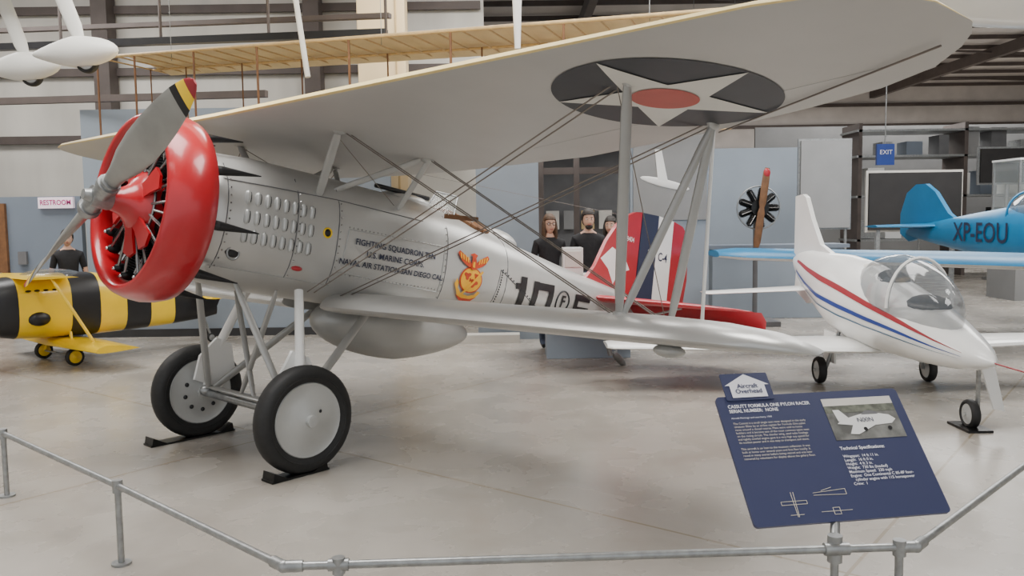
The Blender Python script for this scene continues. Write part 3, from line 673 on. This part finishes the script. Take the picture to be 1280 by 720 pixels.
slab('ceiling_recess',(.2,15.3,3.45),(5.6,5.8,.1),'dark')
b=B();b.box((-4.2,13.065,.06),(4.7,.03,.12),'dark');b.build('baseboard_center',smooth=False)
slab('wall_right',(23.9,19,3.65),(.1,42,7.3),'wallwhite')
slab('wall_gallery',(14,26.2,2.2),(13,.1,4.4),'greypanel')
b=B()
for x in(-13.8,-10.5,-7.25,-3.5): b.beam((x,15.5,0),(x,15.5,7.3),.28,.35,'girder',up=(0,1,0))
for z in(3.3,4.5,5.6,6.6): b.beam((-16,15.65,z),(-.5,15.65,z),.08,.14,'girder')
b.build('steel_wall_frame',smooth=False)
b=B()
for i in range(24): y=-1+i*1.65;b.beam((-16,y,7.2),(23.8,y,7.2),.07,.13,'girder')
for x in(-12,-5,2,9,16): b.beam((x,-2,6.95),(x,37.9,6.95),.20,.35,'girder')
for i in range(7): b.beam((5,6+i*5,6.98),(23,10+i*5,6.98),.06,.06,'girder')
for z in(4.6,5.6,6.5): b.beam((3,37.9,z),(23.8,37.9,z),.1,.14,'girder')
b.build('roof_purlins',smooth=False)
b=B();b.box((-2.02,13.9,3.65),(.76,.4,7.3),'column');b.box((-2.02,13.9,.04),(.9,.6,.08),'column')
b.box((-1.78,13.69,3.65),(.03,.03,7.2),'wood')
b.build('building_column',smooth=False,bevel=.012)
b=B()
b.beam((-14,14.2,4.55),(-1.5,10.6,4.05),.12,.09,'black');b.beam((-14,14.6,4.9),(-1.5,11.0,4.35),.10,.06,'girder')
b.beam((-14,14.6,5.6),(-1.5,11.0,5.0),.07,.07,'black');b.beam((-14,14.4,3.75),(-3.5,12.4,3.6),.10,.10,'girder')
for i in range(9):
    t=i/8;b.tube((lerp(-14,-1.5,t),lerp(14.2,10.6,t),lerp(4.55,4.05,t)),(lerp(-14,-1.5,t),lerp(14.2,10.6,t),7.3),.02,'girder',n=6)
b.build('overhead_cable_tray',smooth=False)
b=B();b.box((-7.05,13.2,2.10),(.54,.06,.17),'exitm');b.text("RESTROOM",.11,lambda x,y:V((-7.05+x,13.165,2.10+y)),'magenta',bold=.002,xs=.85);b.build('restroom_sign',smooth=False)
b=B();b.box((-8.3,13.2,1.05),(.9,.06,2.1),'leather');b.tube((-7.95,13.2,1.0),(-7.95,13.12,1.0),.03,'steel');b.build('door_1',smooth=False)
b=B();b.box((-7.62,13.2,1.25),(.13,.05,.2),'midgrey');b.build('wall_switch_plate',smooth=False)
b=B()
b.box((2.38,12.715,2.35),(1.10,.02,1.3),'greypanel')
b.ell((2.30,12.70,2.25),(.38,.012,.06),'white',20,8,R=Matrix.Rotation(.25,3,'Y'));b.add([(2.2,12.69,2.25),(2.35,12.69,2.25),(2.25,12.69,2.75),(2.15,12.69,2.75)],[[0,1,2,3]],'white')
b.build('mural_poster')
b=B();b.box((.95,10.7,.98),(1.15,.6,.05),'white');b.box((.95,10.75,.48),(1.05,.5,.96),'slate2');b.box((.95,10.7,1.03),(1.15,.6,.03),'beige');b.build('reception_counter',smooth=False,bevel=.006)
b=B();b.box((.76,10.6,1.22),(.25,.3,.34),'white');b.box((.76,10.44,1.25),(.2,.01,.2),'offwhite');b.build('white_cash_register',smooth=False,bevel=.01)
b=B();b.lathe([(0,.30),(.06,.34),(.12,.30)],(1.45,14.0,3.0),(0,0,1),'lamp',32,True);b.tube((1.45,14.0,3.1),(1.45,14.0,3.4),.015,'steel');b.build('pendant_lamp')
b=B();b.box((-1.0,14.6,3.37),(.9,.12,.06),'lamp');b.build('strip_lamp',smooth=False)
b=B()
for x in(.55,1.2): b.beam((x,15.5,0),(x,15.5,3.4),.10,.10,'girder',up=(0,1,0))
for z in(2.6,3.1): b.beam((.3,15.5,z),(2.8,15.5,z),.08,.12,'girder')
for i in range(5): b.box((.9+i*.38,18.35,1.7),(.28,.05,.4),('beige','greypanel','wood')[i%3])
b.build('display_shelf_frame',smooth=False)
b=B();b.box((6.35,17.2,2.35),(1.0,.08,1.75),'greypanel');b.box((6.35,17.24,2.35),(1.08,.06,1.83),'steel')
for x in(5.9,6.8): b.tube((x,17.25,0),(x,17.25,1.5),.03,'steel')
b.build('grey_display_panel',smooth=False)
b=B();b.box((8.55,18,2.0),(1.95,.08,1.2),'screen');b.box((8.55,18.05,2.0),(2.05,.06,1.3),'beige')
for x in(7.8,9.4): b.box((x,18.05,.7),(.08,.08,1.4),'steel')
b.build('dark_projection_screen',smooth=False)
b=B();b.box((9.0,20.5,3.15),(.42,.08,.5),'blue');b.text("EXIT",.15,lambda x,y:V((9.0+x,20.44,3.2+y)),'signtext');b.tube((9,20.5,3.4),(9,20.5,7.2),.015,'steel');b.build('exit_sign',smooth=False)
b=B();b.box((11.2,17.0,2.05),(2.6,.9,1.4),'clearglass');b.box((11.2,17.0,.6),(2.7,1.0,1.2),'greypanel')
for x in(9.9,11.2,12.5):
    for y in(16.55,17.45): b.box((x,y,2.05),(.04,.04,1.42),'steel')
b.box((11.2,17.0,2.77),(2.66,.96,.04),'white')
for i in range(9): b.ell((10.2+i*.26,16.9+.1*(i%2),1.42+.12*(i%3)),(.10,.12,.22),('white','teal','steel')[i%3],12,8)
b.build('glass_display_case',smooth=False)
b=B();b.box((12.6,21.5,2.9),(1.5,.08,.85),'screen');b.box((12.6,21.56,2.9),(1.6,.06,.95),'steel');b.tube((12.6,21.6,0),(12.6,21.6,2.6),.05,'steel');b.box((12.6,21.6,.03),(.8,.6,.06),'steel');b.build('wall_monitor',smooth=False)
b=B()
for z in(1.0,2.2,3.3,4.0): b.box((14,24,z),(9,1.2,.06),'steel')
for x in(9.6,12.5,15.5,18.4): b.box((x,24,2.1),(.10,1.2,4.2),'girder')
for i in range(34):
    z=(1.0,2.2,3.3)[i%3];h=random.uniform(.35,.85);b.box((9.9+i*.26,24-.2*random.random(),z+.04+h/2),(random.uniform(.25,.6),.6,h),random.choice(['midgrey','steel','slate','white','greypanel','dark','girder','offwhite']))
b.build('storage_rack',smooth=False)
b=B()
b.box((4.5,14.6,1.22),(2.4,.7,.06),'slate');b.box((4.5,14.6,.6),(2.2,.6,1.19),'slate2');b.build('display_table',smooth=False)
ro=empty('rotary_engine_display')
b=B();c=V((3.92,13.45,1.87))
b.tube((3.92,13.6,0),(3.92,13.6,1.8),.04,'midgrey');b.box((3.92,13.5,.04),(.6,.6,.08),'midgrey')
b.tube(c+V((0,-.1,0)),c+V((0,.2,0)),.14,'engine',n=24)
for i in range(9):
    t=2*math.pi*i/9;d=V((math.cos(t),0,math.sin(t)));prof=[]
    for j in range(8): rr_=.12+j*.022;prof+=[(rr_,.045),(rr_+.004,.06),(rr_+.012,.06),(rr_+.016,.045)]
    b.lathe([(.1,.04)]+prof+[(.31,.05),(.33,0)],c,d,'engine',12);b.tube(c+V((0,-.08,0))+d*.1,c+V((0,-.08,0))+d*.3,.008,'rod',n=6)
b.torus(c,(0,1,0),.34,.012,'steel');
b.strut(c+V((0,-.18,0)),c+V((.08,-.18,.62)),.12,.03,(1,0,0),'leather');b.strut(c+V((0,-.18,0)),c+V((-.08,-.18,-.62)),.12,.03,(1,0,0),'leather');b.ell(c+V((.073,-.18,.54)),(.056,.022,.08),'redfab',10,6)
b.build('rotary_engine',ro)
b=B();b.box((-.7,12.0,.06),(1.6,.25,.12),'beige');b.build('low_plinth',smooth=False)
# ================================================================= HANGING AIRCRAFT
fl=empty('hanging_pioneer_biplane')
b=B();n=26;A0=V((-5.25,11.0,3.88));A1=V((2.0,8.0,3.66));ch=V((.25,.75,0)).normalized()
for i in range(n):
    t0=i/n;t1=(i+1)/n;p=A0.lerp(A1,t0);q_=A0.lerp(A1,t1);mid=p.lerp(q_,.5);c_=1.35
    vs=[];
    for f,h in((0,0),(.15,.07),(.4,.10),(.7,.06),(1,-.02)): vs+=[p+ch*c_*f+V((0,0,h)),mid+ch*c_*(f if f<1 else .96)+V((0,0,h-.012)),q_+ch*c_*f+V((0,0,h))]
    fs=[]
    for r_ in range(4): fs+=[[3*r_,3*r_+1,3*r_+4,3*r_+3],[3*r_+1,3*r_+2,3*r_+5,3*r_+4]]
    b.add(vs,fs,'fabric2')
    b.tube(p,p+ch*c_,.010,'wood',n=6)
b.tube(A0,A1,.022,'wood');b.tube(A0+ch*1.0,A1+ch*1.0,.016,'wood')
for i in(0,2,5,8,12,16,20,25):
    p=A0.lerp(A1,i/25)
    b.tube(p,p-V((0,0,1.0)),.014,'leather',n=8);b.tube(p+ch*.95,p+ch*.95-V((0,0,1.0)),.010,'leather',n=8)
for t in(.1,.5,.9): p=A0.lerp(A1,t)+ch*.5;b.tube(p,V((p.x,p.y,7.3)),.004,'steel',n=6)
b.tube(A0-V((0,0,1.0)),A1-V((0,0,1.0)),.008,'wood');b.tube(A0+ch*.95-V((0,0,1.0)),A1+ch*.95-V((0,0,1.0)),.008,'wood')
b.build('fabric_wing_and_struts',fl)
hw=empty('hanging_white_monoplane')
b=B()
for (x,y,z) in((-3.52,7.0,3.16),(-4.25,7.5,3.14)):
    b.ell((x,y,z),(.40,.11,.125),'offwhite',24,14,R=Matrix.Rotation(math.radians(-12),3,'Z'),fn=lambda p:V((p.x,p.y*(1+1.35*min(0,p.x)),p.z*(1+1.35*min(0,p.x)))))
    wheel(b,(x+.10,y,z-.08),(0,1,0),.09,.07,'alu',out=-1)
    b.strut((x+.05,y,z+.1),(x-.30,y+.1,z+.95),.13,.04,(1,0,0),'offwhite')
b.ell((-3.2,7.4,4.15),(2.6,.35,.42),'offwhite',32,16)
b.strut((-3.6,6.2,4.6),(-3.6,12.0,4.9),1.1,.12,(1,0,0),'offwhite')
for p in((-4.5,7.4),(-2.4,7.4)): b.tube((p[0],p[1],4.3),(p[0],p[1],7.3),.004,'steel',n=6)
b.build('white_airframe',hw)
hr=empty('hanging_white_racer')
b=B();b.ell((4.2,6.2,3.50),(1.8,.42,.42),'white',36,18,fn=lambda p:V((p.x,p.y*(1-.1*p.x),p.z*(1-.08*p.x))))
for z in(3.40,3.30): b.tube((2.95,5.86,z),(5.4,5.78,z),.012,'tealdark',n=6)
b.strut((4.2,3.2,3.8),(4.2,10,3.8),1.0,.10,(1,0,0),'white')
for x in(3.4,5): b.tube((x,6.2,3.8),(x,6.2,7.3),.004,'steel',n=6)
b.build('racer_airframe',hr)
b=B();b.strut((.09,8.6,3.45),(.09,8.6,7.3),.10,.07,(1,0,0),'white');b.build('hanging_white_strut')
b=B();b.tube((-2.15,9.2,3.3),(-2.5,9.5,5.6),.03,'offwhite');b.tube((-2.5,9.5,5.6),(-2.5,9.5,7.3),.006,'steel');b.build('hanging_white_boom')
for x in(-8,-2,5,12):
    for y in(6,13,21,30):
        b=B();b.box((x,y,6.55),(1.3,.35,.10),'white');b.box((x,y,6.49),(1.2,.26,.03),'lamp')
        for s_ in(-.5,.5): b.tube((x+s_,y,6.6),(x+s_,y,7.3),.006,'steel',n=6)
        b.build('ceiling_lamp',smooth=False)
# ================================================================= PEOPLE
def person(name,x,y,face,H,shirt,hair,long=False,glasses=False,arm='down',beard=False):
    root=empty(name,Matrix.Translation((x,y,0))@Matrix.Rotation(face,4,'Z'))
    s=H/1.75;vs=[];es=[];rd=[]
    def j(p,r,par=None):
        vs.append(V(p)*s);rd.append((r[0]*s,r[1]*s) if isinstance(r,tuple) else (r*s,r*s))
        if par is not None: es.append((par,len(vs)-1))
        return len(vs)-1
    pel=j((0,0,.95),(.155,.11));ws=j((0,0,1.10),(.135,.10),pel);chst=j((0,0,1.30),(.165,.115),ws);up=j((0,0,1.42),(.13,.09),chst);nk=j((0,0,1.50),.055,up);j((0,-.005,1.57),.05,nk)
    for q in(-1,1):
        sh=j((q*.17,0,1.40),.062,up);
        if arm=='down': el=(q*.235,.02,1.12);wr=(q*.24,-.06,.88);hd=(0,-.03,-1)
        else: el=(q*.23,-.02,1.13);wr=(q*.13,-.26,1.10);hd=(-q*.5,-.8,.1)
        e=j(el,.042,sh);w_=j(wr,.028,e);d=V(hd).normalized();pm=V(wr)+d*.075;pa=j(tuple(pm),(.036,.018),w_)
        sd=V((0,1,0)) if arm=='down' else V((0,0,1))
        for k_,(o,l) in enumerate(((-.03,.07),(-.01,.08),(.01,.075),(.03,.06))):
            a=j(tuple(pm+d*.03+sd*o),.009,pa);c=j(tuple(pm+d*(.03+l*.5)+sd*o*1.1+V((-q*.006,0,0))),.0085,a);j(tuple(pm+d*(.03+l*.9)+sd*o*1.1+V((-q*.022,0,0))),.0075,c)
        a=j(tuple(V(wr)+d*.04-sd*.035),.011,w_);j(tuple(V(wr)+d*.085-sd*.055+V((-q*.01,0,0))),.009,a)
        hp=j((q*.09,0,.90),.10,pel);kn=j((q*.10,-.01,.50),.062,hp);an=j((q*.105,.02,.09),.042,kn);j((q*.115,-.11,.035),(.04,.03),an)
    me=bpy.data.meshes.new(name+'_sk');me.from_pydata(vs,es,[]);o=bpy.data.objects.new(name+'_sk',me);bpy.context.collection.objects.link(o)
    md=o.modifiers.new('s','SKIN');md.use_smooth_shade=True
    for i,r in enumerate(rd): me.skin_vertices[0].data[i].radius=r
    me.skin_vertices[0].data[0].use_root=True
    sb=o.modifiers.new('d','SUBSURF');sb.levels=2;sb.render_levels=2
    dg=bpy.context.evaluated_depsgraph_get();dg.update();nm=bpy.data.meshes.new_from_object(o.evaluated_get(dg));bpy.data.objects.remove(o)
    nm.materials.clear()
    for k_ in('skin',shirt,'clothG','black'): nm.materials.append(M[k_])
    for p in nm.polygons:
        c=p.center/s;p.use_smooth=True;mi=0
        if c.z<.07: mi=3
        elif c.z<1.0 and abs(c.x)<.20 and c.y>-.18: mi=2
        elif c.z>=1.0 and abs(c.x)<.2+(.12 if c.z>1.2 else 0) and c.z<1.475 and not (c.y<-.14): mi=1
        if abs(c.x)>.2 and c.z>1.2: mi=1
        p.material_index=mi
    ob=bpy.data.objects.new('body',nm);bpy.context.collection.objects.link(ob);ob.parent=root
    b=B();hc=V((0,-.015,1.645))*s
    def hf(p):
        z=p.z/(.122*s);f=1-.28*max(0,-z)**1.5
        return V((p.x*f,p.y*(1-.1*max(0,-z)) - (.012*s if z<-.3 and p.y<0 else 0),p.z))
    b.ell(hc,(.076*s,.096*s,.122*s),'skin',28,20,fn=hf)
    F=lambda x,y,z:hc+V((x,y,z))*s
    b.ell(F(0,-.098,-.018),(.013*s,.02*s,.026*s),'skin',12,8);b.ell(F(0,-.104,-.034),(.018*s,.014*s,.010*s),'skin',12,8)
    b.ell(F(0,-.092,-.062),(.026*s,.010*s,.008*s),'lip',14,8)
    for q in(-1,1):
        b.ell(F(q*.03,-.083,.008),(.014*s,.010*s,.008*s),'eyew',12,8);b.ell(F(q*.03,-.092,.008),(.006*s,.004*s,.006*s),'hairD',10,6)
        b.ell(F(q*.03,-.088,.030),(.018*s,.007*s,.004*s),hair,10,6);b.ell(F(q*.078,.0,-.005),(.010*s,.020*s,.032*s),'skin',10,8)
        if glasses:
            b.torus(F(q*.032,-.100,.008),(0,1,0),.021*s,.0028*s,'black',20,6);b.tube(F(q*.053,-.10,.01),F(q*.078,-.01,.01),.0025*s,'black',n=6)
    if glasses: b.tube(F(-.012,-.102,.01),F(.012,-.102,.01),.0025*s,'black',n=6)
    def hairf(p):
        if p.y<-.03*s and p.z<.035*s: return V((p.x*.9,-.045*s,max(p.z,.0)))
        return p
    b.ell(F(0,.006,.028),(.092*s,.112*s,.125*s),hair,28,18,fn=hairf)
    if long:
        for q in(-1,1): b.ell(F(q*.080,.0,-.09),(.030*s,.06*s,.16*s),hair,14,10)
        b.ell(F(0,.06,-.10),(.085*s,.045*s,.16*s),hair,18,10)
    if beard: b.ell(F(0,-.058,-.090),(.050*s,.040*s,.036*s),hair,16,8)
    b.build('head',root)
    return root
person('man_in_black_shirt',1.04,11.45,.05,1.84,'clothB','hairD',beard=True)
person('woman_with_glasses',.51,11.40,.25,1.78,'clothB','hairB',long=True,glasses=True,arm='down')
person('woman_visitor',1.42,12.1,-.3,1.74,'clothB','hairD',long=True)
person('man_visitor',-6.42,12.25,.5,1.66,'clothB','hairD')
# ================================================================= LIGHT
w=bpy.data.worlds.new('w');bpy.context.scene.world=w;w.use_nodes=True;bg=w.node_tree.nodes['Background'];bg.inputs[0].default_value=(.95,.975,1,1);bg.inputs[1].default_value=1.15
def area(loc,size,power,rot=(0,0,0),col=(1,.985,.96)):
    l=bpy.data.lights.new('hall_light','AREA');l.shape='RECTANGLE';l.size=size[0];l.size_y=size[1];l.energy=power;l.color=col
    o=bpy.data.objects.new('hall_light',l);o.location=loc;o.rotation_euler=rot;bpy.context.collection.objects.link(o)
area((-3,5,6.4),(5,2.5),640);area((4,6,6.4),(5,2.5),640);area((-8,11,6.4),(5,2.5),560);area((1,12,6.4),(6,2.5),560);area((9,14,6.4),(6,4),800);area((12,28,6.4),(8,8),1900);area((.6,15.5,3.3),(2.5,2),60)
# ================================================================= CAMERA
t=math.radians(4.785);r=math.radians(-.807)
Up=V((0,math.sin(t),math.cos(t)));Fw=V((0,math.cos(t),-math.sin(t)));X=V((1,0,0))
RI=X*math.cos(r)+Up*math.sin(r);UP=-X*math.sin(r)+Up*math.cos(r)
cam=bpy.data.cameras.new('camera');cam.sensor_width=36;cam.lens=1057.6*36/1280;cam.clip_end=200
co=bpy.data.objects.new('camera',cam);bpy.context.collection.objects.link(co)
m=Matrix.Identity(4)
for i,c in enumerate((RI,UP,-Fw)):
    for j in range(3): m[j][i]=c[j]
m[2][3]=1.778
co.matrix_world=m;bpy.context.scene.camera=co
